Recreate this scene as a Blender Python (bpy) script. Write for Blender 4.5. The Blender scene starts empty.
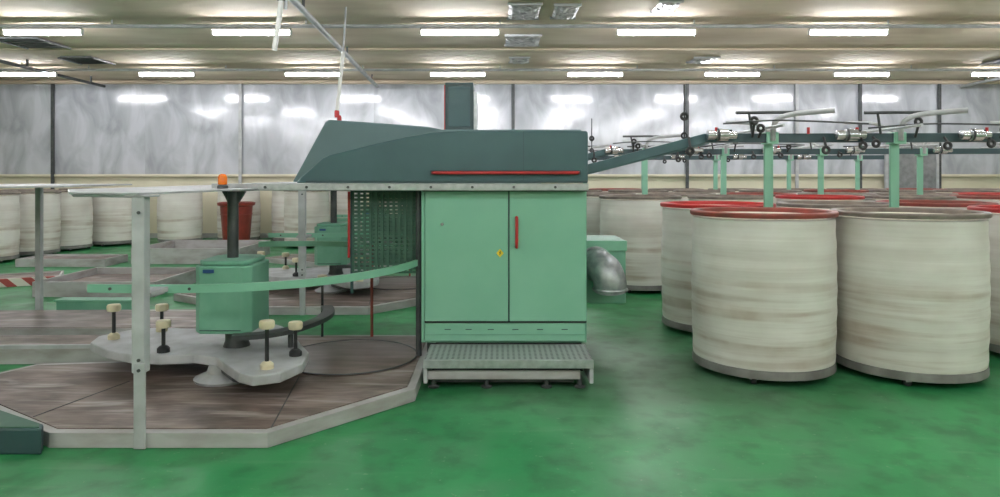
import bpy, math, random
from mathutils import Vector
random.seed(4)
scene=bpy.context.scene
COL=scene.collection
try:
    scene.view_settings.view_transform='Standard'
except Exception: pass

# ---------------------------------------------------------------- materials
def lin(r,g,b):
    f=lambda c:((c/255)/12.92 if c/255<=0.04045 else ((c/255+0.055)/1.055)**2.4)
    return (f(r),f(g),f(b),1)
def mat(name,c1,c2=None,scale=3.0,rough=0.5,metal=0.0,bump=0.0,stretch=(1,1,1),detail=6,lo=0.35,hi=0.65,rough2=None,coat=0):
    m=bpy.data.materials.new(name); m.use_nodes=True
    nt=m.node_tree; N=nt.nodes; L=nt.links
    b=N['Principled BSDF']
    b.inputs['Base Color'].default_value=c1
    b.inputs['Roughness'].default_value=rough
    b.inputs['Metallic'].default_value=metal
    if coat: b.inputs['Coat Weight'].default_value=coat
    tc=N.new('ShaderNodeTexCoord'); mp=N.new('ShaderNodeMapping'); mp.inputs['Scale'].default_value=stretch
    nz=N.new('ShaderNodeTexNoise'); nz.inputs['Scale'].default_value=scale; nz.inputs['Detail'].default_value=detail
    L.new(tc.outputs['Object'],mp.inputs['Vector']); L.new(mp.outputs[0],nz.inputs['Vector'])
    if c2 is not None:
        cr=N.new('ShaderNodeValToRGB'); e=cr.color_ramp.elements
        e[0].position=lo;e[1].position=hi;e[0].color=c1;e[1].color=c2
        L.new(nz.outputs['Fac'],cr.inputs['Fac']); L.new(cr.outputs[0],b.inputs['Base Color'])
    if rough2 is not None:
        mr=N.new('ShaderNodeMapRange'); mr.inputs['From Min'].default_value=.3; mr.inputs['From Max'].default_value=.7
        mr.inputs['To Min'].default_value=rough; mr.inputs['To Max'].default_value=rough2
        L.new(nz.outputs['Fac'],mr.inputs['Value']); L.new(mr.outputs[0],b.inputs['Roughness'])
    if bump:
        bp=N.new('ShaderNodeBump'); bp.inputs['Strength'].default_value=bump; bp.inputs['Distance'].default_value=.02
        L.new(nz.outputs['Fac'],bp.inputs['Height']); L.new(bp.outputs[0],b.inputs['Normal'])
    return m
M={}
M['mint']=mat('mint_paint',lin(122,178,152),lin(130,185,159),2,rough=.38)
M['mintd']=mat('mint_paint_dull',lin(104,160,136),lin(118,172,148),4,rough=.45)
M['teal']=mat('dark_teal_paint',lin(54,86,90),lin(60,93,97),3,rough=.42)
M['teal2']=mat('grey_teal_paint',lin(86,112,115),lin(92,118,121),3,rough=.45)
M['tealdk']=mat('deep_teal_paint',lin(42,66,70),lin(48,74,78),3,rough=.45)
M['silver']=mat('brushed_aluminium',lin(185,190,192),lin(165,170,172),20,rough=.35,metal=.6)
M['chrome']=mat('polished_steel',lin(205,208,210),lin(170,174,176),8,rough=.25,metal=.85)
M['galv']=mat('galvanised_duct',lin(170,175,176),lin(138,143,145),14,rough=.42,metal=.6)
M['greyp']=mat('grey_paint',lin(182,185,188),lin(158,160,161),5,rough=.5)
M['greyw']=mat('worn_grey_fascia',lin(176,176,176),lin(130,122,116),2.5,rough=.55,lo=.42,hi=.8,detail=12,stretch=(1,1,3))
M['black']=mat('black_plastic',lin(28,30,32),lin(40,42,44),5,rough=.5)
M['dark']=mat('dark_steel',lin(62,66,68),lin(80,84,84),8,rough=.5,metal=.3)
M['red']=mat('red_enamel',lin(190,48,48),lin(165,38,40),4,rough=.35)
M['orange']=mat('orange_beacon_lens',lin(240,120,20),None,rough=.25)
M['cream']=mat('cream_nylon',lin(226,216,186),lin(206,196,166),8,rough=.45)
M['yellow']=mat('yellow_sticker',lin(240,205,40),None,rough=.4)
M['blue']=mat('blue_label',lin(40,80,130),None,rough=.4)
M['white']=mat('white_enamel',lin(225,226,222),lin(205,206,200),3,rough=.4)
def woodmat():
    m=bpy.data.materials.new('worn_plywood_deck'); m.use_nodes=True; N,L=m.node_tree.nodes,m.node_tree.links; b=N['Principled BSDF']
    tc=N.new('ShaderNodeTexCoord')
    def nz(s,st,d=10,dist=0):
        mp=N.new('ShaderNodeMapping'); mp.inputs['Scale'].default_value=st; n=N.new('ShaderNodeTexNoise'); n.inputs['Scale'].default_value=s; n.inputs['Detail'].default_value=d; n.inputs['Distortion'].default_value=dist
        L.new(tc.outputs['Object'],mp.inputs[0]); L.new(mp.outputs[0],n.inputs['Vector']); return n
    a=nz(2.2,(1,1.6,1),12,.4); c=nz(9,(.5,4,1),8); w=nz(3.2,(.35,2.4,1),12,.8)
    r=N.new('ShaderNodeValToRGB'); e=r.color_ramp.elements; e[0].position=.36; e[1].position=.64; e[0].color=lin(84,70,64); e[1].color=lin(142,128,120)
    L.new(a.outputs['Fac'],r.inputs['Fac'])
    r2=N.new('ShaderNodeValToRGB'); e=r2.color_ramp.elements; e[0].position=.35; e[1].position=.65; e[0].color=(.62,.57,.55,1); e[1].color=(1,1,1,1); L.new(c.outputs['Fac'],r2.inputs['Fac'])
    mu=N.new('ShaderNodeMixRGB'); mu.blend_type='MULTIPLY'; mu.inputs[0].default_value=.9; L.new(r.outputs[0],mu.inputs[1]); L.new(r2.outputs[0],mu.inputs[2])
    r3=N.new('ShaderNodeValToRGB'); e=r3.color_ramp.elements; e[0].position=.54; e[1].position=.68; e[0].color=(0,0,0,1); e[1].color=(.7,.7,.7,1); L.new(w.outputs['Fac'],r3.inputs['Fac'])
    mx=N.new('ShaderNodeMixRGB'); L.new(r3.outputs[0],mx.inputs[0]); L.new(mu.outputs[0],mx.inputs[1]); mx.inputs[2].default_value=lin(176,168,162)
    L.new(mx.outputs[0],b.inputs['Base Color'])
    b.inputs['Roughness'].default_value=.45
    bp=N.new('ShaderNodeBump'); bp.inputs['Strength'].default_value=.2; bp.inputs['Distance'].default_value=.01; L.new(c.outputs['Fac'],bp.inputs['Height']); L.new(bp.outputs[0],b.inputs['Normal'])
    return m
M['wood']=woodmat()
M['plate']=mat('dark_turn_plate',lin(92,78,72),lin(124,110,104),3,rough=.4,detail=12,stretch=(.6,3,1))
M['rimbr']=mat('rust_brown_rim',lin(150,66,56),lin(112,62,54),6,rough=.5)
M['rimrd']=mat('red_rim',lin(186,44,44),lin(160,40,40),6,rough=.45)
M['binred']=mat('faded_red_bin',lin(140,54,44),lin(120,48,40),6,rough=.45)
M['rimgr']=mat('grey_rim',lin(134,124,114),lin(108,98,92),6,rough=.5)
M['canbase']=mat('grey_can_base',lin(128,128,125),lin(100,98,95),5,rough=.6)
M['sliver']=mat('cotton_sliver',lin(222,216,200),lin(198,190,172),14,rough=.95,bump=.6)

def steps(m): return m.node_tree.nodes, m.node_tree.links, m.node_tree.nodes['Principled BSDF']
def canmat(name,seed,dirt=1.0):
    m=bpy.data.materials.new(name); m.use_nodes=True; N,L,b=steps(m)
    tc=N.new('ShaderNodeTexCoord')
    oi=N.new('ShaderNodeObjectInfo')
    off=N.new('ShaderNodeVectorMath'); off.operation='ADD'
    cmb=N.new('ShaderNodeCombineXYZ'); ml=N.new('ShaderNodeMath'); ml.operation='MULTIPLY'; ml.inputs[1].default_value=37
    L.new(oi.outputs['Random'],ml.inputs[0])
    for i in range(3): L.new(ml.outputs[0],cmb.inputs[i])
    L.new(tc.outputs['Object'],off.inputs[0]); L.new(cmb.outputs[0],off.inputs[1])
    def noise(sc,st,det=6,dist=0):
        mp=N.new('ShaderNodeMapping'); mp.inputs['Scale'].default_value=st; mp.inputs['Location'].default_value=(seed,seed*2,seed*3)
        nz=N.new('ShaderNodeTexNoise'); nz.inputs['Scale'].default_value=sc; nz.inputs['Detail'].default_value=det; nz.inputs['Distortion'].default_value=dist
        L.new(off.outputs[0],mp.inputs['Vector']); L.new(mp.outputs[0],nz.inputs['Vector']); return nz
    def ramp(src,p0,p1,a,bb):
        cr=N.new('ShaderNodeValToRGB'); e=cr.color_ramp.elements; e[0].position=p0; e[1].position=p1; e[0].color=a; e[1].color=bb
        L.new(src,cr.inputs['Fac']); return cr
    n1=noise(3.6,(.16,.16,2.8),8); n2=noise(1.6,(1,1,1.3),10); n3=noise(14,(.06,.06,3),3); n4=noise(5,(1,1,.7),10)
    base=ramp(n2.outputs['Fac'],.3,.7,lin(226,224,218),lin(202,198,190))
    band=ramp(n1.outputs['Fac'],.47,.60,(0,0,0,1),(1,1,1,1))
    sep=N.new('ShaderNodeSeparateXYZ'); L.new(tc.outputs['Object'],sep.inputs[0])
    zr=N.new('ShaderNodeValToRGB'); e=zr.color_ramp.elements; e[0].position=0; e[0].color=(.7,.7,.7,1); e[1].position=1; e[1].color=(.2,.2,.2,1)
    x=e.new(.14); x.color=(1,1,1,1); x=e.new(.48); x.color=(.9,.9,.9,1); x=e.new(.62); x.color=(.25,.25,.25,1)
    mr=N.new('ShaderNodeMapRange'); mr.inputs['From Min'].default_value=-.6; mr.inputs['From Max'].default_value=.6
    L.new(sep.outputs['Z'],mr.inputs['Value']); L.new(mr.outputs[0],zr.inputs['Fac'])
    mm=N.new('ShaderNodeMath'); mm.operation='MULTIPLY'; L.new(band.outputs[0],mm.inputs[0]); L.new(zr.outputs[0],mm.inputs[1])
    blot=ramp(n4.outputs['Fac'],.35,.65,(.5,.5,.5,1),(1,1,1,1))
    m3=N.new('ShaderNodeMath'); m3.operation='MULTIPLY'; L.new(mm.outputs[0],m3.inputs[0]); L.new(blot.outputs[0],m3.inputs[1])
    m2=N.new('ShaderNodeMath'); m2.operation='MULTIPLY'; m2.inputs[1].default_value=.68*dirt; L.new(m3.outputs[0],m2.inputs[0])
    mx=N.new('ShaderNodeMixRGB'); L.new(m2.outputs[0],mx.inputs[0]); L.new(base.outputs[0],mx.inputs[1]); mx.inputs[2].default_value=lin(158,136,118)
    fine=ramp(n3.outputs['Fac'],.35,.7,(1,1,1,1),(.92,.915,.91,1))
    mu=N.new('ShaderNodeMixRGB'); mu.blend_type='MULTIPLY'; mu.inputs[0].default_value=.8; L.new(mx.outputs[0],mu.inputs[1]); L.new(fine.outputs[0],mu.inputs[2])
    L.new(mu.outputs[0],b.inputs['Base Color']); b.inputs['Roughness'].default_value=.7
    bp=N.new('ShaderNodeBump'); bp.inputs['Strength'].default_value=.18; bp.inputs['Distance'].default_value=.01
    L.new(n3.outputs['Fac'],bp.inputs['Height']); L.new(bp.outputs[0],b.inputs['Normal'])
    return m
M['can']=canmat('grimy_canvas_can',0.3)
def floormat():
    m=bpy.data.materials.new('green_epoxy_floor'); m.use_nodes=True; N,L,b=steps(m)
    tc=N.new('ShaderNodeTexCoord')
    def nz(s,d=8,st=(1,1,1),dist=0):
        mp=N.new('ShaderNodeMapping'); mp.inputs['Scale'].default_value=st
        n=N.new('ShaderNodeTexNoise'); n.inputs['Scale'].default_value=s; n.inputs['Detail'].default_value=d; n.inputs['Distortion'].default_value=dist; L.new(tc.outputs['Object'],mp.inputs[0]); L.new(mp.outputs[0],n.inputs['Vector']); return n
    def ramp(src,p0,p1,a,bb):
        cr=N.new('ShaderNodeValToRGB'); e=cr.color_ramp.elements; e[0].position=p0; e[1].position=p1; e[0].color=a; e[1].color=bb
        L.new(src,cr.inputs['Fac']); return cr
    a=nz(.9,6); c=nz(6,12); d=nz(2.0,14,dist=.3); sp=nz(28,4); sc=nz(3.5,8,(.35,2.2,1),.5)
    r=ramp(a.outputs['Fac'],.32,.7,lin(26,116,64),lin(50,144,84))
    r2=ramp(d.outputs['Fac'],.5,.72,(0,0,0,1),(1,1,1,1))
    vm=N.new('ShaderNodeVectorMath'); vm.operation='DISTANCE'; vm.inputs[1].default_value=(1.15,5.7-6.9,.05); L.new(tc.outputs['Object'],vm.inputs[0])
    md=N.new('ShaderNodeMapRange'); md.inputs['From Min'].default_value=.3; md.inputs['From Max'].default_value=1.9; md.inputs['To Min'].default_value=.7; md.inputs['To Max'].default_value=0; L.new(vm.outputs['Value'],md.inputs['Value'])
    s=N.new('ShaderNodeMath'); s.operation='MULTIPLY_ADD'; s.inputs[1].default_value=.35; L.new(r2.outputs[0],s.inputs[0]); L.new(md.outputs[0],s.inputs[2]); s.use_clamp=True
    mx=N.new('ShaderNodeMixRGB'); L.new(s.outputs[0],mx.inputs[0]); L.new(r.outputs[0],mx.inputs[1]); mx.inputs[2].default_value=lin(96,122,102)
    r3=ramp(c.outputs['Fac'],.34,.52,(.5,.56,.52,1),(1,1,1,1))
    mu=N.new('ShaderNodeMixRGB'); mu.blend_type='MULTIPLY'; mu.inputs[0].default_value=.7; L.new(mx.outputs[0],mu.inputs[1]); L.new(r3.outputs[0],mu.inputs[2])
    rs=ramp(sp.outputs['Fac'],.68,.74,(0,0,0,1),(1,1,1,1)); rk=ramp(sc.outputs['Fac'],.6,.75,(0,0,0,1),(.5,.5,.5,1))
    ad=N.new('ShaderNodeMath'); ad.operation='MAXIMUM'; L.new(rs.outputs[0],ad.inputs[0]); L.new(rk.outputs[0],ad.inputs[1])
    k=N.new('ShaderNodeMath'); k.operation='MULTIPLY'; k.inputs[1].default_value=.45; L.new(ad.outputs[0],k.inputs[0])
    m4=N.new('ShaderNodeMixRGB'); L.new(k.outputs[0],m4.inputs[0]); L.new(mu.outputs[0],m4.inputs[1]); m4.inputs[2].default_value=lin(126,156,126)
    L.new(m4.outputs[0],b.inputs['Base Color'])
    mr=N.new('ShaderNodeMapRange'); mr.inputs['From Min'].default_value=.35; mr.inputs['From Max'].default_value=.65; mr.inputs['To Min'].default_value=.33; mr.inputs['To Max'].default_value=.5
    L.new(d.outputs['Fac'],mr.inputs['Value']); L.new(mr.outputs[0],b.inputs['Roughness'])
    bp=N.new('ShaderNodeBump'); bp.inputs['Strength'].default_value=.15; bp.inputs['Distance'].default_value=.01; L.new(c.outputs['Fac'],bp.inputs['Height']); L.new(bp.outputs[0],b.inputs['Normal'])
    b.inputs['Specular IOR Level'].default_value=.4
    return m
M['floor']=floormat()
def sheetmat():
    m=bpy.data.materials.new('wrinkled_plastic_sheeting'); m.use_nodes=True; N,L,b=steps(m)
    tc=N.new('ShaderNodeTexCoord')
    mp=N.new('ShaderNodeMapping'); mp.inputs['Scale'].default_value=(1,1,.5); L.new(tc.outputs['Object'],mp.inputs[0])
    n=N.new('ShaderNodeTexNoise'); n.inputs['Scale'].default_value=4; n.inputs['Detail'].default_value=10; n.inputs['Distortion'].default_value=.8; L.new(mp.outputs[0],n.inputs['Vector'])
    n2=N.new('ShaderNodeTexNoise'); n2.inputs['Scale'].default_value=1.8; n2.inputs['Detail'].default_value=14; n2.inputs['Distortion'].default_value=.9; L.new(mp.outputs[0],n2.inputs['Vector'])
    r=N.new('ShaderNodeValToRGB'); e=r.color_ramp.elements; e[0].position=.35; e[1].position=.65; e[0].color=lin(154,158,164); e[1].color=lin(192,196,203)
    L.new(n2.outputs['Fac'],r.inputs['Fac']); L.new(r.outputs[0],b.inputs['Base Color'])
    b.inputs['Roughness'].default_value=.13; b.inputs['IOR'].default_value=1.6
    bp=N.new('ShaderNodeBump'); bp.inputs['Strength'].default_value=.13; bp.inputs['Distance'].default_value=.008; L.new(n.outputs['Fac'],bp.inputs['Height']); L.new(bp.outputs[0],b.inputs['Normal'])
    return m
M['sheet']=sheetmat()
M['ceil']=mat('stained_plaster_ceiling',lin(182,166,144),lin(212,200,180),.9,rough=.85,detail=12,bump=.2,stretch=(.5,1.6,1),lo=.3,hi=.7)
M['wallc']=mat('cream_painted_wall',lin(220,214,190),lin(208,202,178),1.2,rough=.6)
M['foil']=mat('foil_diffuser',lin(205,205,205),lin(120,122,124),9,rough=.28,metal=.5,bump=1)
M['diff']=mat('grey_diffuser',lin(142,144,146),lin(118,120,122),7,rough=.45,metal=.2)
def emit(name,col,s):
    m=bpy.data.materials.new(name); m.use_nodes=True; N,L,b=steps(m)
    b.inputs['Emission Color'].default_value=col; b.inputs['Emission Strength'].default_value=s; b.inputs['Base Color'].default_value=(1,1,1,1)
    return m
M['tube']=emit('fluorescent_tube_glow',(.96,.955,1,1),116)
def stripes():
    m=bpy.data.materials.new('red_white_hazard_stripe'); m.use_nodes=True; N,L,b=steps(m)
    tc=N.new('ShaderNodeTexCoord'); w=N.new('ShaderNodeTexWave'); w.bands_direction='DIAGONAL'; w.inputs['Scale'].default_value=2.2
    L.new(tc.outputs['Object'],w.inputs['Vector']); r=N.new('ShaderNodeValToRGB'); r.color_ramp.interpolation='CONSTANT'
    e=r.color_ramp.elements; e[0].position=0;e[1].position=.4; e[0].color=lin(160,70,66); e[1].color=lin(205,200,192)
    L.new(w.outputs['Fac'],r.inputs['Fac']); L.new(r.outputs[0],b.inputs['Base Color']); return m
M['haz']=stripes()
def perfmat():
    m=bpy.data.materials.new('perforated_step_plate'); m.use_nodes=True; N,L,b=steps(m)
    tc=N.new('ShaderNodeTexCoord'); v=N.new('ShaderNodeTexVoronoi'); v.voronoi_dimensions='2D'; v.inputs['Scale'].default_value=24; v.inputs['Randomness'].default_value=0
    L.new(tc.outputs['Object'],v.inputs['Vector']); r=N.new('ShaderNodeValToRGB'); e=r.color_ramp.elements
    e[0].position=.24; e[0].color=lin(86,88,90); e[1].position=.30; e[1].color=lin(176,178,180)
    L.new(v.outputs['Distance'],r.inputs['Fac']); L.new(r.outputs[0],b.inputs['Base Color']); b.inputs['Roughness'].default_value=.4; b.inputs['Metallic'].default_value=.3
    return m
M['perf']=perfmat()

# ---------------------------------------------------------------- builders
def group(name,loc):
    e=bpy.data.objects.new(name,None); e.location=loc; e.empty_display_size=.2; COL.objects.link(e); return e
def make(name,verts,faces,m,grp=None,smooth=False,bevel=0,seg=2):
    vs=[Vector(v) for v in verts]
    lo=Vector([min(v[i] for v in vs) for i in range(3)]); hi=Vector([max(v[i] for v in vs) for i in range(3)])
    c=(lo+hi)/2
    me=bpy.data.meshes.new(name); me.from_pydata([v-c for v in vs],[],faces); me.update()
    me.materials.append(M[m] if isinstance(m,str) else m)
    import bmesh
    bm=bmesh.new(); bm.from_mesh(me); bmesh.ops.recalc_face_normals(bm,faces=bm.faces); bm.to_mesh(me); bm.free()
    ob=bpy.data.objects.new(name,me); COL.objects.link(ob)
    if grp is not None:
        ob.parent=grp; ob.location=c-grp.location
    else: ob.location=c
    if smooth:
        for p in me.polygons: p.use_smooth=True
        try: me.set_sharp_from_angle(angle=math.radians(35))
        except Exception: pass
    if bevel:
        b=ob.modifiers.new('bevel','BEVEL'); b.width=bevel; b.segments=seg; b.limit_method='ANGLE'
    return ob
def box(name,x0,x1,y0,y1,z0,z1,m,grp=None,bevel=0.004):
    v=[(x0,y0,z0),(x1,y0,z0),(x1,y1,z0),(x0,y1,z0),(x0,y0,z1),(x1,y0,z1),(x1,y1,z1),(x0,y1,z1)]
    f=[(0,3,2,1),(4,5,6,7),(0,1,5,4),(1,2,6,5),(2,3,7,6),(3,0,4,7)]
    return make(name,v,f,m,grp,bevel=bevel)
def prism(name,pts,a0,a1,axis,m,grp=None,bevel=0.004,smooth=False):
    n=len(pts)
    def P(p,a):
        return (p[0],p[1],a) if axis=='Z' else ((p[0],a,p[1]) if axis=='Y' else (a,p[0],p[1]))
    v=[P(p,a0) for p in pts]+[P(p,a1) for p in pts]
    f=[tuple(range(n)),tuple(range(n,2*n))]+[(i,(i+1)%n,n+(i+1)%n,n+i) for i in range(n)]
    return make(name,v,f,m,grp,bevel=bevel,smooth=smooth)
def lathe(name,prof,c,m,grp=None,n=40,axis='Z',closed=False):
    v=[];f=[]
    for r,h in prof:
        for i in range(n):
            a=2*math.pi*i/n; x,y=r*math.cos(a),r*math.sin(a)
            p=(x,y,h) if axis=='Z' else ((h,x,y) if axis=='X' else (x,h,y))
            v.append((c[0]+p[0],c[1]+p[1],c[2]+p[2]))
    for k in range(len(prof)-1):
        for i in range(n):
            j=(i+1)%n; f.append((k*n+i,k*n+j,(k+1)*n+j,(k+1)*n+i))
    if not closed:
        f.append(tuple(range(n))); f.append(tuple((len(prof)-1)*n+i for i in range(n)))
    else:
        for i in range(n):
            j=(i+1)%n; k=len(prof)-1; f.append((k*n+i,k*n+j,j,i))
    return make(name,v,f,m,grp,smooth=True)
def pipe(name,pts,r,m,grp=None,n=12,smoothpath=True,caps=True):
    P=[Vector(p) for p in pts]
    if smoothpath and len(P)>2:
        Q=[]
        for i in range(len(P)-1):
            p0=P[max(i-1,0)];p1=P[i];p2=P[i+1];p3=P[min(i+2,len(P)-1)]
            for k in range(8):
                t=k/8; Q.append(.5*((2*p1)+(p2-p0)*t+(2*p0-5*p1+4*p2-p3)*t*t+(3*p1-p0-3*p2+p3)*t**3))
        Q.append(P[-1]); P=Q
    v=[];f=[]; prev=None
    for i,p in enumerate(P):
        t=(P[min(i+1,len(P)-1)]-P[max(i-1,0)]).normalized()
        if prev is None:
            u=Vector((0,0,1)) if abs(t.z)<.9 else Vector((1,0,0))
            u=(u-t*u.dot(t)).normalized()
        else: u=(prev-t*prev.dot(t)).normalized()
        prev=u; w=t.cross(u)
        for k in range(n):
            a=2*math.pi*k/n; v.append(p+u*r*math.cos(a)+w*r*math.sin(a))
    for i in range(len(P)-1):
        for k in range(n):
            j=(k+1)%n; f.append((i*n+k,i*n+j,(i+1)*n+j,(i+1)*n+k))
    f.append(tuple(range(n))); f.append(tuple((len(P)-1)*n+k for k in range(n)))
    return make(name,v,f,m,grp,smooth=True)
def band(name,pts,t,h,m,grp=None,div=10):
    """flat bar bent in plan along pts (x,y,z centre)"""
    P=[Vector(p) for p in pts]; Q=[]
    for i in range(len(P)-1):
        p0=P[max(i-1,0)];p1=P[i];p2=P[i+1];p3=P[min(i+2,len(P)-1)]
        for k in range(div):
            s=k/div; Q.append(.5*((2*p1)+(p2-p0)*s+(2*p0-5*p1+4*p2-p3)*s*s+(3*p1-p0-3*p2+p3)*s**3))
    Q.append(P[-1]); v=[];f=[]
    for i,p in enumerate(Q):
        d=(Q[min(i+1,len(Q)-1)]-Q[max(i-1,0)]); d.z=0; d.normalize(); nn=Vector((-d.y,d.x,0))*t/2; hz=Vector((0,0,h/2))
        v+= [p-nn-hz,p+nn-hz,p+nn+hz,p-nn+hz]
    for i in range(len(Q)-1):
        for k in range(4):
            j=(k+1)%4; f.append((i*4+k,i*4+j,i*4+4+j,i*4+4+k))
    f.append((0,1,2,3)); e=(len(Q)-1)*4; f.append((e,e+1,e+2,e+3))
    return make(name,v,f,m,grp,smooth=True)
def torus(name,c,R,r,m,grp,axis='Y',n=20,k=8):
    v=[];f=[]
    for i in range(n):
        a=2*math.pi*i/n
        for j in range(k):
            b=2*math.pi*j/k; q=R+r*math.cos(b); x,y,z=q*math.cos(a),q*math.sin(a),r*math.sin(b)
            p=(x,y,z) if axis=='Z' else ((x,z,y) if axis=='Y' else (z,x,y))
            v.append((c[0]+p[0],c[1]+p[1],c[2]+p[2]))
    for i in range(n):
        for j in range(k):
            a=i*k+j;b=i*k+(j+1)%k;c2=((i+1)%n)*k+(j+1)%k;d=((i+1)%n)*k+j; f.append((a,b,c2,d))
    return make(name,v,f,m,grp,smooth=True)
def dup(grp,loc,base,rz=0,skip=()):
    e=bpy.data.objects.new(base,None); e.location=loc; e.rotation_euler=(0,0,rz); e.empty_display_size=.2; COL.objects.link(e)
    for c in list(grp.children):
        if any(s in c.name for s in skip): continue
        o=c.copy(); COL.objects.link(o); o.parent=e
    return e
def inset(pts,k):
    cx=sum(p[0] for p in pts)/len(pts); cy=sum(p[1] for p in pts)/len(pts)
    out=[]
    for p in pts:
        d=math.hypot(p[0]-cx,p[1]-cy); s=(d-k)/d; out.append((cx+(p[0]-cx)*s,cy+(p[1]-cy)*s))
    return out
def platform(name,pts,h,grp,fascia='greyw',top='wood',k=.05):
    prism(name+'_fascia',pts,0,h,'Z',fascia,grp)
    prism(name+'_deck',inset(pts,k),h+.0005,h+.006,'Z',top,grp,bevel=0)

# ---------------------------------------------------------------- room shell
XL,XR,YB,YF,ZC=-14.0,14.0,17.8,-4.0,4.0
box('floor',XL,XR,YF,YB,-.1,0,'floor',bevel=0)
box('ceiling',XL,XR,YF,YB,ZC,ZC+.1,'ceil',bevel=0)
box('wall_back',XL-.1,XR+.1,YB,YB+.1,0,ZC,'wallc',bevel=0)
box('wall_left',XL-.1,XL,YF,YB,0,ZC,'wallc',bevel=0)
box('wall_right',XR,XR+.1,YF,YB,0,ZC,'wallc',bevel=0)
box('wall_front',XL-.1,XR+.1,YF-.1,YF,0,ZC,'wallc',bevel=0)
g=group('plastic_sheeting',(0,YB,1.6))
edges=[-13.9,-11.3,-9,-6.56,-3.2,.33,2.5,4.73,7.5,9.1,11.1,13.9]
for i in range(len(edges)-1):
    a,b=edges[i],edges[i+1]
    nx,nz=28,14; v=[];f=[]
    for jz in range(nz+1):
        for ix in range(nx+1):
            u=ix/nx; w=jz/nz
            y=YB-.05-.003*math.sin(u*math.pi)-.0012*math.sin(9*u+3*w+i)-.0008*math.sin(22*u+7*w*w+i*2)-.001*math.sin(6*w+i)
            v.append((a+(b-a)*u,y,1.62+(ZC-1.64)*w))
    for jz in range(nz):
        for ix in range(nx):
            p=jz*(nx+1)+ix; f.append((p,p+1,p+nx+2,p+nx+1))
    make('sheet_%d'%i,v,f,'sheet',g,smooth=True)
for i,x in enumerate([-11.3,-6.56,.33,4.73,7.5,9.1,11.1]):
    box('trim_%d'%(i+1),x-.04,x+.04,YB-.14,YB-.1,0,ZC,'dark' if i not in (1,4) else 'greyp')
box('trim_8',XL,XR,YB-.12,YB-.02,1.56,1.62,'wallc')
box('trim_9',XL,XR,YB-.2,YB-.02,ZC-.1,ZC-.02,'ceil')
box('baseboard_back',XL,XR,YB-.03,YB,0,.12,'greyw')
for i,y in enumerate([5.0,9.2,13.4]):
    box('trim_%d'%(10+i),XL,XR,y-.15,y+.15,ZC-.035,ZC,'ceil')
g=group('grey_service_door',(10.3,YB-.2,0))
box('door_leaf',9.75,10.95,YB-.22,YB-.16,.02,2.35,'diff',g); box('frame_top',9.68,11.02,YB-.24,YB-.15,2.35,2.42,'greyp',g)
box('frame_left',9.68,9.75,YB-.24,YB-.15,0,2.35,'greyp',g); box('frame_right',10.95,11.02,YB-.24,YB-.15,0,2.35,'greyp',g)
box('handle',9.85,9.88,YB-.26,YB-.22,1.0,1.15,'chrome',g)

# ---------------------------------------------------------------- lights
def lamp(loc):
    g=group('fluorescent_light',loc); x,y,z=loc
    pipe('tube',[(x-.58,y,z),(x+.58,y,z)],.031,'tube',g,n=8,smoothpath=False)
    prism('housing',[(y-.06,z+.04),(y+.06,z+.04),(y+.03,z+.075),(y-.03,z+.075)],x-.6,x+.6,'X','white',g,bevel=.003)
    for s in(-1,1): box('socket_%d'%(1 if s<0 else 2),x+s*.6-.014,x+s*.6+.014,y-.025,y+.025,z-.03,z+.045,'white',g)
    return g
L0=None
rows={15.3:[-10.3,-7.28,-4.09,-.92,2.08,5.07,7.9,10.9],10.8:[-10.2,-7.05,-3.83,-.62,2.41,5.37,8.4,11.4]}
for y in (6.3,1.8,-2.4): rows[y]=[-10.2,-7.05,-3.83,-.62,2.41,5.37,8.4,11.4]
for y,xs in rows.items():
    for x in xs:
        if L0 is None: L0=lamp((x,y,3.79))
        else: dup(L0,(x,y,3.79),'fluorescent_light')
for y in (1.8,6.3,10.8,15.3):
    g=group('ceiling_conduit',(0,y,3.92))
    pipe('conduit',[(XL+.02,y+.02,3.9),(XR-.02,y+.02,3.9)],.03,'greyp',g,smoothpath=False)
    for k in range(-4,5): box('hanger_%d'%(k+5),k*3-.01,k*3+.01,y+.01,y+.03,3.92,4.0,'greyp',g,bevel=0)
for nm,x0,x1,y0,y1,r,mm in [('ceiling_pipe',-2.62,-3.1,8.6,17.6,.045,'greyp'),('ceiling_pipe',-9.7,-9.95,11.5,17.6,.035,'dark'),('ceiling_pipe',11.0,11.6,8,17.6,.035,'greyp')]:
    g=group(nm,((x0+x1)/2,(y0+y1)/2,3.83)); pipe('pipe',[(x0,y0,3.83),(x1,y1,3.83)],r,mm,g,smoothpath=False)
    for t in (.1,.5,.9): box('strap_%d'%int(t*10),x0+(x1-x0)*t-.015,x0+(x1-x0)*t+.015,y0+(y1-y0)*t-.02,y0+(y1-y0)*t+.02,3.83+r*.6,4.0,'dark',g,bevel=0)
g=group('hanging_drop_pipe',(-2.52,8.0,3.9))
pipe('tube_a',[(-2.5,8,4.0),(-2.5,8,3.6),(-2.58,8,3.02)],.03,'white',g); pipe('tube_b',[(-2.44,8.03,4.0),(-2.46,8.03,3.5)],.02,'greyp',g,smoothpath=False)
torus('clamp',(-2.5,8,3.6),.035,.012,'dark',g,axis='Z')
g=group('hanging_drop_pipe',(-2.3,10,3.9))
pipe('tube_a',[(-2.2,10,4.0),(-2.24,10,3.35)],.014,'greyp',g,smoothpath=False); pipe('tube_b',[(-2.24,10,3.36),(-2.33,10,2.5)],.026,'white',g,smoothpath=False); lathe('red_tip',[(.03,-.06),(.035,-.03),(.035,.03),(.015,.06)],(-2.33,10,2.48),'red',g,n=12)
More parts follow.
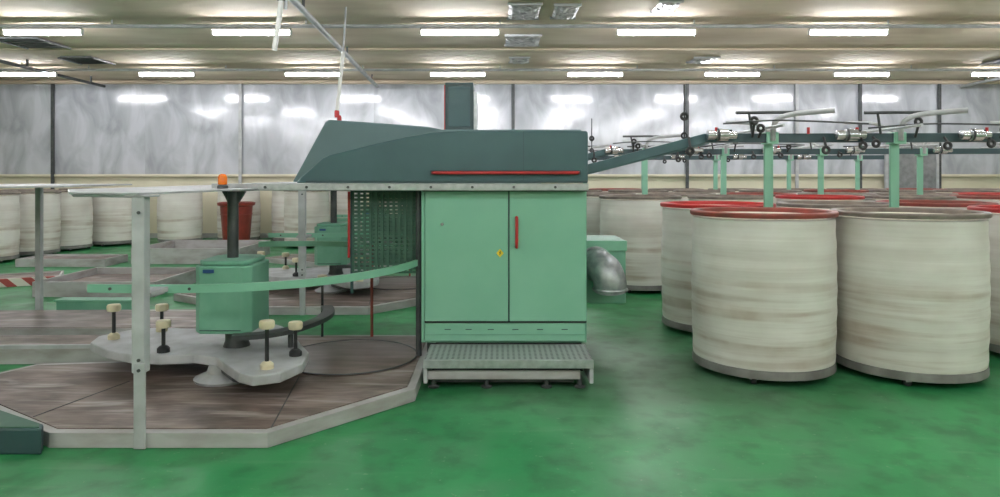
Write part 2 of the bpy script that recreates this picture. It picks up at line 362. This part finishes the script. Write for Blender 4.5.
def diffuser(x,y,w,d,mm):
    g=group('ceiling_vent',(x,y,4.0))
    prism('hood',[(x-w/2,3.965),(x+w/2,3.965),(x+w/2-.05,4.0),(x-w/2+.05,4.0)],y-d/2,y+d/2,'Y',mm,g)
    for k in range(5):
        yy=y-d/2+(k+.5)*d/5; prism('louvre_%d'%k,[(yy-.03,3.945),(yy+.02,3.967),(yy+.03,3.967),(yy-.02,3.945)],x-w/2+.03,x+w/2-.03,'X',mm,g,bevel=0)
    for s in(-1,1): box('edge_%d'%(s+1),x+s*w/2-.015,x+s*w/2+.015,y-d/2,y+d/2,3.94,3.97,mm,g)
def foil_sheet(x,y,w,d):
    g=group('foil_ceiling_patch',(x,y,4.0)); n=8; v=[];f=[]
    for j in range(n+1):
        for i in range(n+1):
            v.append((x-w/2+w*i/n,y-d/2+d*j/n,3.975-.03*random.random()*(0<i<n)*(0<j<n)-.02*math.sin(math.pi*i/n)))
    for j in range(n):
        for i in range(n):
            p=j*(n+1)+i; f.append((p,p+1,p+n+2,p+n+1))
    make('foil',v,f,'foil',g,smooth=False)
    box('frame_front',x-w/2-.02,x+w/2+.02,y-d/2-.02,y-d/2,3.96,4.0,'greyp',g); box('frame_rear',x-w/2-.02,x+w/2+.02,y+d/2,y+d/2+.02,3.96,4.0,'greyp',g)
for x,y,w,d,mm in [(-8.4,12.6,.8,.9,'diff'),(-8.55,14.5,.7,.8,'diff'),(10.6,14.6,.7,.7,'diff')]:
    diffuser(x,y,w,d,mm)
for x,y,w,d in [(.35,10.2,.45,.9),(.95,10.2,.35,.8),(.4,12.4,.6,.9),(2.35,9.9,.3,.6),(.4,14.5,.4,.6),(4.2,14.5,.5,.6)]:
    foil_sheet(x,y,w,d)

# ---------------------------------------------------------------- sliver can
def build_can(loc,rim,R=.572,H=1.31):
    g=group('sliver_can',loc); x,y,z=loc
    prof=[]
    n=26
    for i in range(n+1):
        t=i/n; h=.12+(H-.16-.02)*t
        rr=R-.022+.014*math.sin(math.pi*t)+.003*math.sin(t*40)
        prof.append((rr,h))
    prof+=[(R-.04,H-.05),(R-.05,.9*H),(R-.05,H-.13)]
    lathe('canvas_body',prof,(x,y,z),'can',g,n=56)
    lathe('base_ring',[(R-.03,.05),(R-.014,.055),(R-.014,.09),(R-.018,.115),(R-.03,.12)],(x,y,z),'canbase',g,n=56)
    lathe('top_rim',[(R-.05,H-.04),(R-.002,H-.04),(R+.004,H-.03),(R+.004,H-.008),(R-.005,H),(R-.045,H),(R-.052,H-.01)],(x,y,z),rim,g,n=56,closed=True)
    lathe('top_plate',[(.02,H-.03),(R-.16,H-.035),(R-.06,H-.07),(R-.06,H-.1),(.02,H-.1)],(x,y,z),'sliver',g,n=40)
    for k in range(4):
        a=math.pi/4+k*math.pi/2+.3; cx,cy=x+(R-.08)*math.cos(a),y+(R-.08)*math.sin(a)
        lathe('caster_wheel_%d'%k,[(.02,-.02),(.03,-.016),(.03,.016),(.02,.02)],(cx,cy,z+.03),'black',g,n=16,axis='X')
        box('caster_fork_%d'%k,cx-.03,cx+.03,cy-.02,cy+.02,z+.035,z+.06,'greyp',g,bevel=.002)
    return g
CB=build_can((2.17,5.80,0),'rimbr'); CR=build_can((2.26,7.3,0),'rimrd'); CG=build_can((1.98,9.9,0),'rimgr')
D=lambda src,x,y:dup(src,(x,y,0),'sliver_can',rz=random.uniform(0,6))
D(CG,3.335,5.74); D(CR,4.86,6.25)
D(CG,3.52,7.35); D(CB,4.78,7.7); D(CR,6.1,7.4); D(CG,6.2,6.0)
for k in range(1,6): D([CG,CR,CG,CB,CG,CG][k-1],1.98+1.26*k,9.9+random.uniform(-.03,.03))
for k in range(0,7): D([CG,CG,CB,CG,CG,CR,CG][k],1.6+1.27*k,11.25)
for k in range(0,8): D([CG,CG,CG,CG,CB][k%5],1.4+1.28*k,13.6)
for k in range(0,9): D([CG,CB,CG,CG,CG][k%5],1.2+1.28*k,14.95)
SB=build_can((-9.44,12.9,0),'rimgr',R=.5,H=1.28)
for x,y in [(-9.33,13.95),(-9.29,15.0),(-8.87,16.05),(-10.6,13.4),(-10.6,14.5),(-10.5,15.6),(-10.0,16.8),(-6.3,16.9),(-5.0,16.9),(-3.7,16.9),(-2.4,16.9),(-4.3,15.6)]:
    dup(SB,(x,y,0),'sliver_can',rz=random.uniform(0,6))
SR=build_can((-7.54,16.5,0),'rimrd',R=.5,H=1.3)
g=group('red_waste_bin',(-5.95,15.8,0))
bx_,by_=-5.95,15.8
lathe('bin_body',[(.26,0),(.28,.02),(.35,.9),(.4,.92),(.41,.98),(.37,.99),(.34,.9),(.3,.3)],(bx_,by_,0),'binred',g,n=32)
torus('bin_ring',(bx_,by_,.72),.335,.012,'binred',g,axis='Z',n=32)

# ---------------------------------------------------------------- drawing frame (main cabinet + hood)
G=group('textile_drawing_frame',(0,5.7,0)); 
box('cabinet_body',-.643,.708,5.72,6.95,.23,1.475,'mintd',G)
box('side_post',-.64,-.615,5.70,5.722,.24,1.47,'mint',G)
box('door_left',-.61,.066,5.69,5.722,.41,1.47,'mint',G,bevel=.006)
box('door_right',.078,.70,5.69,5.722,.41,1.47,'mint',G,bevel=.006)
box('door_split',.064,.080,5.705,5.722,.41,1.47,'tealdk',G,bevel=0)
box('door_gap',-.62,.705,5.705,5.72,.395,.41,'black',G,bevel=0)
box('kick_panel',-.61,.69,5.69,5.722,.25,.392,'mint',G,bevel=.004)
for i,x in enumerate([-.45,-.28,-.1,.1,.3,.5]):
    box('kick_slot_%d'%i,x,x+.05,5.686,5.692,.342,.348,'tealdk',G,bevel=0)
box('kick_bead',-.6,.69,5.682,5.692,.30,.308,'mintd',G,bevel=0)
pipe('door_handle',[(.135,5.69,1.02),(.135,5.655,1.035),(.135,5.655,1.235),(.135,5.69,1.25)],.013,'red',G)
prism('warning_sticker',[(-.03,.965),(0,.93),(.03,.965),(0,1.0)],5.686,5.691,'Y','yellow',G,bevel=0)
prism('warning_mark',[(-.006,.952),(.006,.96),(.002,.967),(.006,.985),(-.006,.97),(-.001,.965)],5.684,5.687,'Y','black',G,bevel=0)
lathe('door_lock',[(.012,-.008),(.014,-.004),(.014,0)],(-.47,5.69,1.2),'chrome',G,n=14,axis='Y')
# step
box('step_tread',-.565,.69,5.2,5.685,.2,.226,'perf',G)
box('step_nosing',-.57,.695,5.185,5.2,.165,.23,'silver',G)
box('step_side_left',-.57,-.54,5.2,5.66,.05,.2,'greyp',G); box('step_side_right',.665,.695,5.2,5.66,.05,.2,'greyp',G)
box('step_front_rail',-.54,.60,5.22,5.25,.075,.14,'greyw',G); box('step_lower_rail',-.5,.56,5.3,5.33,.03,.07,'dark',G)
box('step_back',-.54,.665,5.6,5.64,.03,.2,'black',G)
box('machine_plinth',-.60,.67,5.75,6.9,0.0,.23,'dark',G)
for i,x in enumerate([-.5,-.1,.35,.6]):
    lathe('levelling_foot_%d'%i,[(.04,0),(.045,.01),(.02,.02),(.016,.09)],(x,5.28,0),'dark',G,n=16)
# top rail + hood
box('top_rail',-2.3,.705,5.575,5.66,1.475,1.532,'silver',G,bevel=.006)
box('rail_shadow_gap',-.62,.70,5.6,5.75,1.468,1.478,'black',G,bevel=0)
for i in range(9):
    lathe('rail_bolt_%d'%i,[(.012,-.01),(.012,0)],(-2.2+i*.33,5.576,1.503),'dark',G,n=6,axis='Y')
hood=[(-1.632,1.536),(-1.60,1.575),(-1.42,1.735),(-1.36,1.762),(-1.24,1.79),(-1.0,1.85),(-.75,1.905),(-.55,1.94),(-.42,1.953),(.69,1.953),(.705,1.945),(.705,1.536)]
prism('hood_front',hood,5.6,6.02,'Y','teal',G,bevel=.012)
rear=[(-1.78,1.54),(-1.665,1.75),(-1.50,2.055),(-1.47,2.075),(-1.1,2.05),(-.62,2.015),(-.5,1.99),(.70,1.99),(.70,1.54)]
prism('hood_rear',rear,6.0,6.9,'Y','teal2',G,bevel=.012)
box('hood_lower_strip',-1.55,.70,5.585,5.6,1.538,1.556,'tealdk',G,bevel=.002)
box('hood_seam',.185,.190,5.597,5.602,1.56,1.95,'tealdk',G,bevel=0)
pipe('hood_red_bar',[(-.54,5.6,1.618),(-.53,5.565,1.618),(.62,5.565,1.618),(.63,5.6,1.618)],.013,'red',G,smoothpath=False)
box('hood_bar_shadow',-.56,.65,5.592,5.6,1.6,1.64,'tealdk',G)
box('control_tower',-.486,-.235,6.2,6.45,1.99,2.42,'tealdk',G,bevel=.008)
box('tower_panel',-.455,-.265,6.19,6.2,2.03,2.38,'teal',G); box('tower_trim',-.235,-.205,6.22,6.43,1.99,2.34,'silver',G)
box('tower_red_edge',-.496,-.486,6.21,6.24,2.0,2.40,'red',G,bevel=.001)
lathe('hood_signal',[(.02,0),(.02,.03),(.012,.05)],(-1.40,6.1,2.07),'red',G,n=12)
# suction box and stub duct at right (bolted to the cabinet side)
box('suction_box',.709,1.115,6.2,6.75,.46,1.02,'mintd',G,bevel=.01)
box('suction_lid',.709,1.12,6.17,6.2,.93,1.02,'mint',G)
pipe('silver_duct',[(.84,6.19,.82),(.86,6.06,.81),(.90,5.97,.78),(.93,5.94,.70),(.935,5.95,.62)],.14,'galv',G,n=24)
torus('duct_collar_0',(.84,6.15,.82),.142,.012,'galv',G,axis='Y',n=28); torus('duct_collar_1',(.935,5.95,.63),.142,.012,'galv',G,axis='Z',n=28)
lathe('duct_mouth',[(.12,0),(.125,.01)],(.935,5.95,.612),'black',G,n=28)
def guard(x0,x1,y,z0,z1):
    v=[];f=[]
    def bx(a,b,c,d,yy0,yy1):
        n=len(v); v.extend([(a,yy0,c),(b,yy0,c),(b,yy1,c),(a,yy1,c),(a,yy0,d),(b,yy0,d),(b,yy1,d),(a,yy1,d)])
        f.extend([tuple(n+i for i in q) for q in [(0,3,2,1),(4,5,6,7),(0,1,5,4),(1,2,6,5),(2,3,7,6),(3,0,4,7)]])
    nx=11;nz=20
    for i in range(nx+1):
        x=x0+(x1-x0)*i/nx; bx(x-.011,x+.011,z0,z1,y,y+.01)
    for j in range(nz+1):
        z=z0+(z1-z0)*j/nz; bx(x0,x1,z-.011,z+.011,y+.01,y+.02)
    return make('mesh_guard',v,f,'mgreen',G)
M['mgreen']=mat('dark_green_mesh',lin(44,84,68),lin(60,100,82),5,rough=.5)
guard(-1.24,-.70,5.9,.78,1.46)
guard(-1.20,-.66,6.6,.78,1.46)
box('guard_frame_left',-1.262,-1.24,5.9,5.93,.60,1.47,'tealdk',G); box('guard_red_strip',-1.285,-1.265,5.9,5.92,.9,1.46,'red',G)
pipe('guard_post',[(-.675,5.82,.1),(-.675,5.82,1.47)],.025,'dark',G,smoothpath=False)
pipe('slim_post',[(-1.19,6.5,.1),(-1.19,6.5,.95)],.014,'rimbr',G,smoothpath=False)

# ---------------------------------------------------------------- can changer turntable
T=group('can_changer_turntable',(-2.07,5.4,0))
plat=[(-2.64,4.1),(-1.36,4.1),(-.6,4.95),(-.61,6.6),(-2.3,6.6),(-2.7,5.72),(-3.7,5.6),(-4.0,5.0)]
prism('platform_fascia',plat,0,.09,'Z','greyw',T)
deck=[(-2.63,4.16),(-1.39,4.16),(-.66,4.98),(-.67,6.54),(-2.27,6.54),(-2.66,5.66),(-3.66,5.53),(-3.92,5.02)]
prism('platform_deck',deck,.0905,.097,'Z','wood',T,bevel=0)
lathe('turn_plate',[(.02,.001),(.55,.001),(.56,.006),(.54,.012),(.02,.012)],(-1.24,5.78,.097),'plate',T,n=56)
torus('turn_plate_ring',(-1.24,5.78,.107),.55,.007,'dark',T,axis='Z',n=56,k=6)
for i,(p,q) in enumerate([((-1.36,4.165),(-1.5,5.25)),((-2.9,4.35),(-2.7,5.1))]):
    band('deck_joint_%d'%i,[(p[0],p[1],.0985),(q[0],q[1],.0985)],.008,.003,'dark',T,div=2)
star=[(-3.28,5.72),(-3.22,5.50),(-2.95,5.26),(-2.72,5.14),(-2.48,5.10),(-2.25,5.14),(-2.05,5.06),(-1.90,4.86),(-1.74,4.66),(-1.62,4.58),(-1.46,4.66),(-1.38,4.9),(-1.42,5.2),(-1.55,5.45),(-1.66,5.7),(-1.80,6.0),(-2.0,6.2),(-2.3,6.1),(-2.65,6.0),(-2.9,6.05),(-3.12,6.0)]
prism('star_plate',star,.215,.285,'Z','greyp',T,bevel=.01)
prism('star_plate_rib',inset(star,.2),.175,.215,'Z','dark',T,bevel=.005)
lathe('pedestal_flare',[(.20,.1),(.21,.12),(.12,.16),(.10,.22)],(-2.03,5.15,0),'greyp',T,n=24)
lathe('pedestal_column',[(.10,.285),(.085,.33),(.085,.45)],(-2.03,5.4,0),'dark',T,n=24)
dx=[(-2.27,5.22),(-2.21,5.14),(-1.90,5.14),(-1.84,5.20),(-1.84,5.58),(-1.90,5.65),(-2.21,5.65),(-2.27,5.58)]
prism('drive_housing',dx,.43,.93,'Z','mintd',T,bevel=.012)
prism('drive_housing_lid',[(p[0],p[1]) for p in inset(dx,.03)],.93,.965,'Z','mintd',T,bevel=.012)
box('housing_panel_line',-2.205,-1.905,5.133,5.141,.455,.46,'tealdk',T,bevel=0)
box('housing_label',-2.18,-2.10,5.132,5.141,.88,.905,'blue',T,bevel=0)
pipe('support_column',[(-2.06,5.4,.96),(-2.06,5.4,1.47)],.042,'dark',T,smoothpath=False)
prism('column_gusset',[(-2.14,1.475),(-1.96,1.475),(-2.02,1.38),(-2.09,1.38)],5.38,5.42,'Y','dark',T)
for i,(x,y,h) in enumerate([(-3.10,5.62,.25),(-2.50,5.20,.21),(-1.585,4.76,.30),(-1.49,5.1,.22),(-2.85,5.9,.2)]):
    pipe('roller_rod_%d'%i,[(x,y,.285),(x,y,.285+h)],.014,'black',T,smoothpath=False)
    lathe('roller_foot_%d'%i,[(.045,0),(.045,.03),(.03,.045),(.02,.05)],(x,y,.285),'cream' if i%2==0 else 'black',T,n=18)
    lathe('roller_%d'%i,[(.02,0),(.046,.003),(.052,.015),(.052,.045),(.046,.056),(.02,.06)],(x,y,.285+h-.03),'cream',T,n=22)
band('dark_guide_arm',[(-1.95,5.10,.42),(-1.75,5.16,.42),(-1.58,5.35,.42),(-1.47,5.7,.42),(-1.47,6.0,.42),(-1.55,6.25,.42)],.10,.035,'dark',T)
pipe('guide_arm_post',[(-1.60,5.35,.285),(-1.60,5.35,.41)],.02,'dark',T,smoothpath=False)
lathe('guide_roller',[(.02,0),(.045,.004),(.045,.05),(.02,.055)],(-1.65,6.5,.62),'cream',T,n=20)
pipe('guide_roller_rod',[(-1.65,6.5,.1),(-1.65,6.5,.66)],.012,'black',T,smoothpath=False)
band('guide_rail_near',[(-2.60,4.42,.885),(-2.2,4.40,.885),(-1.75,4.43,.885),(-1.33,4.60,.885),(-1.0,4.93,.885),(-.78,5.35,.885),(-.68,5.70,.885)],.02,.052,'mint',T)
band('guide_rail_far',[(-2.50,7.25,.885),(-2.0,7.3,.885),(-1.5,7.2,.885),(-1.05,6.95,.885),(-.70,6.5,.885)],.02,.055,'mint',T)
box('rail_bracket_a',-2.20,-2.08,4.175,4.41,.87,.9,'greyp',T)
for i,x in enumerate([-2.45,-1.95]): lathe('rail_bolt_%d'%i,[(.01,-.008),(.01,0)],(x,4.40,.885),'dark',T,n=8,axis='Y')
box('front_post_upper',-2.155,-2.078,4.09,4.16,.44,1.485,'greyp',T,bevel=.006)
box('front_post_lower',-2.138,-2.07,4.08,4.097,.0,.5,'greyp',T,bevel=.004)
for i,z in enumerate([.46,.52,1.38]): lathe('post_bolt_%d'%i,[(.010,-.008),(.010,0)],(-2.105,4.08,z),'dark',T,n=8,axis='Y')
box('front_post_cap',-2.2,-2.04,4.085,4.2,1.47,1.482,'greyp',T)
canopy=[(-2.62,4.25),(-2.1,4.07),(-1.98,4.75),(-1.93,5.56),(-1.93,7.3),(-3.0,7.3),(-3.15,5.1)]
prism('canopy_sheet',canopy,1.484,1.497,'Z','greyp',T,bevel=.002)
pipe('canopy_edge_tube',[(-3.13,5.1,1.475),(-2.6,4.27,1.475),(-2.1,4.10,1.475)],.009,'greyp',T,smoothpath=False)
B=group('orange_beacon',(-2.12,5.35,1.497))
lathe('beacon_foot',[(.04,0),(.04,.02),(.03,.03)],(-2.12,5.35,1.497),'dark',B,n=20); lathe('beacon_lens',[(.03,.03),(.034,.035),(.034,.085),(.026,.105),(.01,.112)],(-2.12,5.35,1.497),'orange',B,n=20)
dup(G,(-.15,9.6,0),'textile_drawing_frame',skip=('silver_duct','duct_'))
dup(T,(-2.22,9.3,0),'can_changer_turntable')
dup(G,(-.3,13.5,0),'textile_drawing_frame',skip=('silver_duct','duct_'))
dup(T,(-2.37,13.2,0),'can_changer_turntable')
# canopy of the machine line to the left
g=group('steel_canopy',(-6,7,0))
prism('canopy_sheet',[(-7.5,6.0),(-4.6,6.0),(-4.05,6.5),(-4.2,8.0),(-7.5,8.0)],1.484,1.5,'Z','greyp',g,bevel=.002)
for i,(x,y) in enumerate([(-7.3,6.1),(-7.3,7.9),(-5.2,7.9)]): box('canopy_post_%d'%i,x-.03,x+.03,y-.03,y+.03,0,1.484,'greyp',g)
box('canopy_beam',-7.4,-4.5,6.04,6.10,1.44,1.484,'silver',g)

# ---------------------------------------------------------------- creel
C=group('sliver_creel',(3,6.6,0)); YC=6.57
def sbeam(name,p,q,h,t,m):
    P,Q=Vector(p),Vector(q); n=Vector((0,t/2,0)); u=Vector((0,0,h/2))
    v=[P-n-u,P+n-u,P+n+u,P-n+u,Q-n-u,Q+n-u,Q+n+u,Q-n+u]
    f=[(0,1,2,3),(4,5,6,7),(0,1,5,4),(1,2,6,5),(2,3,7,6),(3,0,4,7)]
    return make(name,v,f,m,C,bevel=.004)
sbeam('sloping_beam',(.72,6.47,1.63),(1.92,YC,1.945),.09,.07,'teal')
sbeam('sloping_beam_back',(.72,6.65,1.59),(2.0,YC+.14,1.91),.03,.03,'teal2')
sbeam('long_beam',(1.90,YC,1.945),(8.6,YC,1.96),.085,.07,'tealdk')
box('machine_bracket',.705,.80,6.40,6.71,1.56,1.72,'teal',C)
for i,x in enumerate([2.54,3.73,5.2,6.7,8.1]):
    box('creel_post_%d'%i,x-.042,x+.042,YC+.04,YC+.07,0,1.98,'mint',C,bevel=.004)
    box('post_web_%d'%i,x-.012,x+.012,YC+.0701,YC+.11,0,1.95,'mintd',C,bevel=.002)
    box('post_foot_%d'%i,x-.06,x+.06,YC+.03,YC+.12,0,.015,'dark',C)
    box('post_clamp_%d'%i,x-.055,x+.055,YC-.055,YC+.1,1.89,2.0,'mint',C)
    pipe('bent_carrier_%d'%i,[(x+.0,YC-.06,1.92),(x+.0,YC-.07,2.05),(x+.04,YC-.1,2.12),(x+.16,YC-.16,2.16),(x+.46,YC-.3,2.18)],.024,'greyp',C)
    pipe('carrier_arm_%d'%i,[(x-.36,YC-.1,2.175),(x+.1,YC-.1,2.18),(x+.38,YC-.1,2.18)],.015,'dark',C,smoothpath=False)
    pipe('arm_link_%d'%i,[(x-.24,YC-.1,2.18),(x-.2,YC-.08,1.98)],.012,'dark',C,smoothpath=False)
    pipe('cross_shaft_%d'%i,[(x-.1,YC-.55,2.03),(x-.1,YC+.6,2.03)],.013,'silver',C,smoothpath=False)
    pipe('rear_carrier_%d'%i,[(x+.02,YC+.05,2.0),(x-.05,YC+.3,2.1),(x-.25,YC+.5,2.13)],.016,'silver',C)
def roller(i,x):
    y=YC-.11
    lathe('feed_roller_%d'%i,[(.02,0),(.042,.004),(.042,.07),(.034,.075),(.034,.085),(.055,.09),(.055,.19),(.034,.196),(.034,.27)],(x,y,1.97),'chrome',C,n=24,axis='X')
    lathe('roller_ring_%d'%i,[(.056,.0),(.06,.004),(.06,.016),(.056,.02)],(x+.09,y,1.97),'black',C,n=24,axis='X')
    box('roller_bracket_%d'%i,x+.2,x+.235,y,YC-.03,1.95,2.02,'black',C)
for i,x in enumerate([1.91,3.10,4.25,5.5,6.8]): roller(i,x)
hk=[(1.75,1.82),(2.34,2.10),(2.40,2.03),(3.00,1.83),(3.34,1.87),(3.46,1.89),(3.85,2.09),(4.12,1.87),(4.52,1.89),(4.64,2.02),(5.4,1.9)]
for i,(x,z) in enumerate(hk):
    torus('guide_eye_%d'%i,(x,YC-.13,z),.028,.015,'black',C,axis='Y')
    pipe('guide_stem_%d'%i,[(x,YC-.13,z+(.03 if z<1.97 else -.03)),(x,YC-.08,1.95)],.012,'black',C,smoothpath=False)
pipe('hanging_hook',[(1.73,YC,1.93),(1.73,YC,2.3),(1.73,YC,2.45)],.008,'black',C,smoothpath=False)
torus('hook_eye',(1.73,YC,1.97),.025,.01,'black',C); torus('hook_eye_upper',(1.73,YC,2.15),.028,.014,'black',C)
for i,x in enumerate([2.0,2.85,3.3,4.5]):
    pipe('red_tag_%d'%i,[(x,YC-.1,1.98),(x,YC-.1,2.04)],.014,'red',C,smoothpath=False)
pipe('guide_wire_0',[(2.0,YC-.3,2.06),(2.5,YC-.3,2.09),(3.3,YC-.3,2.06)],.008,'dark',C)
pipe('guide_wire_1',[(3.3,YC-.3,2.02),(3.9,YC-.3,2.06),(4.8,YC-.3,2.04)],.008,'dark',C)
dup(C,(2.65,10.56,0),'sliver_creel')
dup(C,(2.2,14.27,0),'sliver_creel')

# ---------------------------------------------------------------- left conveyor platforms
P1=group('can_conveyor_platform',(-3.6,6.0,0))
platform('track',[(-6.0,5.86),(-2.85,5.95),(-2.60,6.45),(-6.0,6.35)],.13,P1,k=.04)
band('track_lip',[(-6.0,5.88,.145),(-4.4,5.92,.145),(-2.9,5.97,.145)],.03,.03,'greyp',P1)
P2=group('can_conveyor_platform',(-3.9,7.0,0))
platform('track',[(-7.2,6.75),(-2.75,6.75),(-2.9,7.7),(-7.2,7.6)],.12,P2,k=.04)
P3=group('mint_deck_edge',(-3.2,4.3,0))
prism('edge_block',[(-3.6,4.0),(-2.62,4.0),(-2.66,4.08),(-3.35,4.48),(-3.7,4.6)],0,.15,'Z','tealdk',P3,bevel=.01)
prism('edge_cap',[(-3.6,4.01),(-2.64,4.01),(-2.68,4.07),(-3.35,4.46),(-3.68,4.56)],.15,.157,'Z','mgreen',P3,bevel=0)
def tray(name,x0,x1,y0,y1,h,haz=False):
    g=group(name,((x0+x1)/2,(y0+y1)/2,0))
    box('deck',x0,x1,y0,y1,0,.1,'wood',g); m='haz' if haz else 'greyw'
    box('side_front',x0-.03,x1+.03,y0-.03,y0,0,h,m,g); box('side_back',x0-.03,x1+.03,y1,y1+.03,0,h,'greyw',g)
    box('side_left',x0-.03,x0,y0,y1,0,h,'greyw',g); box('side_right',x1,x1+.03,y0,y1,0,h,'greyw',g)
    return g
t=tray('can_track_tray',-6.1,-4.55,9.2,10.6,.2); 
t=tray('can_track_tray',-8.9,-6.5,9.7,10.3,.12,True); t.rotation_euler=(0,0,math.radians(28))
t=tray('can_track_tray',-6.6,-4.7,12.6,14.2,.28)
t=tray('can_track_tray',-8.4,-6.9,12.2,12.9,.14)
g=group('mint_rail_block',(-4.6,8.3,0)); box('rail',-5.2,-4.3,8.2,8.35,0,.12,'mintd',g); box('rail_cap',-5.22,-4.28,8.18,8.37,.12,.14,'mint',g)

# ---------------------------------------------------------------- camera
cam=bpy.data.cameras.new('camera'); cam.lens=25.2; cam.sensor_width=36; cam.sensor_fit='HORIZONTAL'; cam.shift_y=-.0735; cam.clip_end=100
co=bpy.data.objects.new('camera',cam); co.location=(0,0,1.6); co.rotation_euler=(math.pi/2,0,0); COL.objects.link(co); scene.camera=co
w=bpy.data.worlds.new('world'); scene.world=w; w.use_nodes=True; w.node_tree.nodes['Background'].inputs[0].default_value=(.8,.9,1,1); w.node_tree.nodes['Background'].inputs[1].default_value=.3
